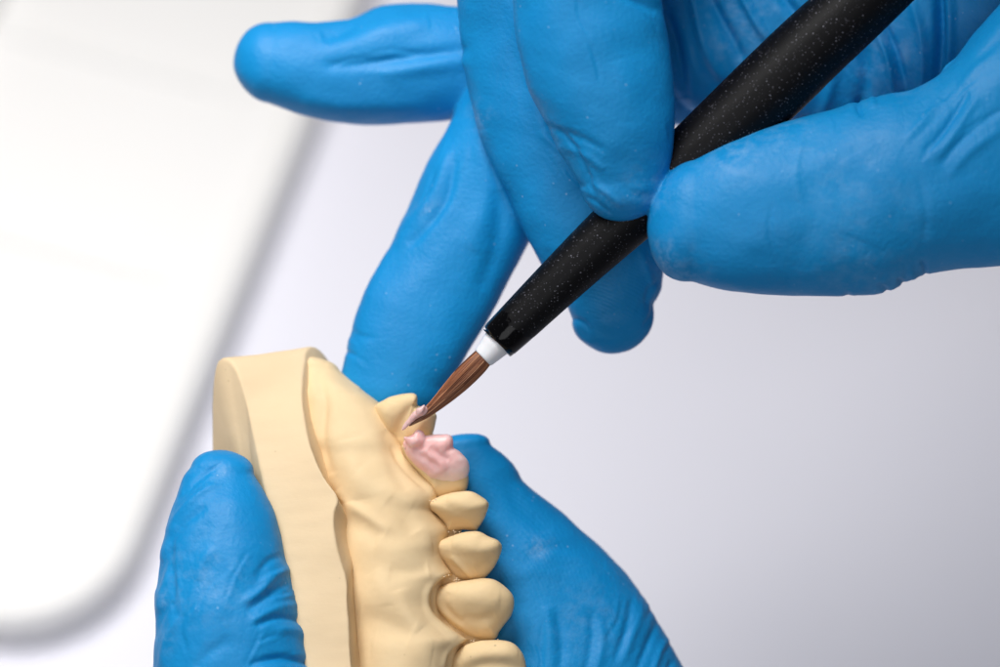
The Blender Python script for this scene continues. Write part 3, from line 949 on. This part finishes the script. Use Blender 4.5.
# finger behind the teeth
limb(g, [(330, 1040, 800, 960, -90, 110), (370, 900, 770, 850, -78, 96), (400, 800, 736, 760, -72, 86), (410, 730, 705, 700, -70, 80), (414, 680, 680, 662, -70, 76), (410, 640, 660, 625, -70, 72), (402, 600, 636, 586, -70, 67), (396, 570, 606, 552, -68, 62),
          (392, 545, 572, 522, -66, 56), (394, 520, 545, 499, -62, 50), (400, 495, 522, 480, -58, 44), (402, 484, 517, 468, -54, 38), (411, 468, 504, 454, -51, 31), (426, 453, 491, 444, -48, 22)], tip=(461, 433, -46), n=70, m=60)
# palm below the cast
limb(g, [(70, 1000, 180, 1300, -20, 110), (240, 960, 330, 1400, -60, 130), (420, 950, 470, 1420, -90, 130), (620, 940, 660, 1380, -90, 120), (760, 900, 860, 1250, -90, 100)], tip=(880, 1060, -90), start=(60, 1150, 0), n=30, m=60)
limb(g, [(100, 1250, 800, 1200, -80, 130), (200, 1500, 700, 1480, -60, 130)], tip=(450, 1700, -40), n=16, m=60)
me, V = remesh(g, 1.8, 7, 0.5)
N = normals(me)
LS = [
    ([(178, 500), (196, 482), (214, 468), (222, 462)], 3.0, -3.2), ([(172, 494), (186, 476), (202, 464)], 3.2, 2.6), ([(166, 532), (180, 512), (200, 494), (216, 484)], 3.6, 3.2), ([(168, 542), (186, 522), (206, 506)], 4.0, -3.2),
    ([(160, 560), (166, 540), (176, 524)], 4.0, 2.6), ([(156, 590), (162, 568), (172, 548)], 3.5, -4), ([(158, 610), (162, 590), (170, 572)], 3.5, 3.2), ([(154, 640), (160, 620), (170, 600)], 4, -3.6), ([(160, 667), (166, 640), (178, 616)], 4, 3.4), ([(172, 540), (171, 580), (176, 620)], 4, -2.0),
    ([(196, 580), (204, 560), (214, 548)], 6, 2.4), ([(190, 560), (200, 540), (212, 524)], 8, -1.8),
    ([(290, 568), (274, 576), (262, 590), (244, 602)], 4.5, 4.0), ([(288, 584), (274, 592), (262, 600), (248, 610)], 4.0, -4.0), ([(282, 556), (268, 562), (256, 578)], 4, -2.2),
    ([(298, 606), (284, 606), (268, 612), (250, 622)], 3.6, 2.4), ([(304, 624), (292, 618), (274, 618), (256, 626)], 3.0, -4.6), ([(310, 640), (294, 630), (276, 630)], 5, 2.6),
    ([(318, 668), (300, 661), (276, 658), (250, 664)], 3.4, -5.5), ([(316, 680), (292, 672), (266, 672), (244, 680)], 6, 4.0), ([(230, 640), (210, 652), (196, 668)], 6, -2.0), ([(240, 560), (226, 590), (220, 620)], 9, 1.6),
    # finger behind the teeth
    ([(556, 612), (562, 640), (560, 680)], 4.5, -2.6), ([(546, 606), (550, 640), (548, 680)], 6, 2.4), ([(600, 620), (602, 645), (594, 680)], 4.5, 2.4), ([(592, 610), (592, 640), (584, 680)], 4.5, -2.4),
    ([(640, 598), (636, 625), (624, 660)], 4.0, 2.6), ([(632, 600), (627, 628), (614, 662)], 3.8, -2.8), ([(656, 622), (648, 645), (636, 672)], 3.6, -3.4), ([(664, 640), (658, 658), (650, 680)], 3.4, 3.0), ([(672, 660), (666, 680)], 3, -3),
    ([(525, 560), (550, 548), (580, 550), (606, 566)], 7, -1.6), ([(500, 470), (520, 505), (552, 530)], 9, -2.2), ([(505, 580), (530, 572), (560, 576)], 8, 1.4), ([(520, 600), (524, 640), (520, 680)], 8, -2.0)]
LS = [(s[0], s[1], s[2] * (0.8 if abs(s[2]) > 2.2 and s[1] < 5 else 1)) + tuple(s[3:]) for s in LS]
LS += fine_creases(8, [(176, 560, 9, 44, 0.25, -1, 14, 44), (272, 600, 16, 22, 1, -0.35, 9, 34), (640, 630, 16, 22, -0.4, 1, 9, 40), (200, 490, 12, 10, 1, -0.7, 5, 26), (560, 650, 26, 10, -0.1, 1, 5, 40), (230, 600, 20, 30, 0.5, -1, 6, 60)])
V = strokes(V, N, LS)
V = V + N * (1.1 * wav(V, 75, 26) + 0.28 * wav(V, 30, 27) + 0.04 * wav(V, 11, 28))[:, None]
dust_sheen = dist_attr(V, [(538, 547, 11, 1.2), (218, 470, 12, 0.7), (200, 478, 10, 0.6), (160, 600, 14, 0.7), (162, 640, 12, 0.6), (205, 580, 45, 0.5), (585, 620, 40, 0.3)])  # powder, plus a broad pale spot painting glossy haze on the pressing finger
wob = 0.6 * wav(V, 60, 61)
pr = np.where((V[:, 0] > 420) & (V[:, 1] < 640), np.hypot((V[:, 0] - 452) * 1.0, (V[:, 1] - 640) * 0.8) * 2 * np.pi / 4.0 + wob, 0)
hand2 = put('gloved_hand', me, V, M_glove, None, origin=(420, 1150, -60), attrs={'dust_sheen': dust_sheen, 'print': pr, 'crease': dist_attr(V, [(176, 560, 50, 0.9), (270, 600, 50, 0.7), (190, 490, 30, 0.9), (640, 630, 60, 0.7), (560, 650, 50, 0.4)]), 'printmask': dist_attr(V, [(500, 490, 38, 0.8), (530, 560, 36, 0.9), (570, 570, 20, 0.5)])})
tag(hand2, 'hand in blue nitrile glove holding the plaster jaw model', 'hand')

for o in list(S.objects):
    if '_org' in o:
        del o['_org']
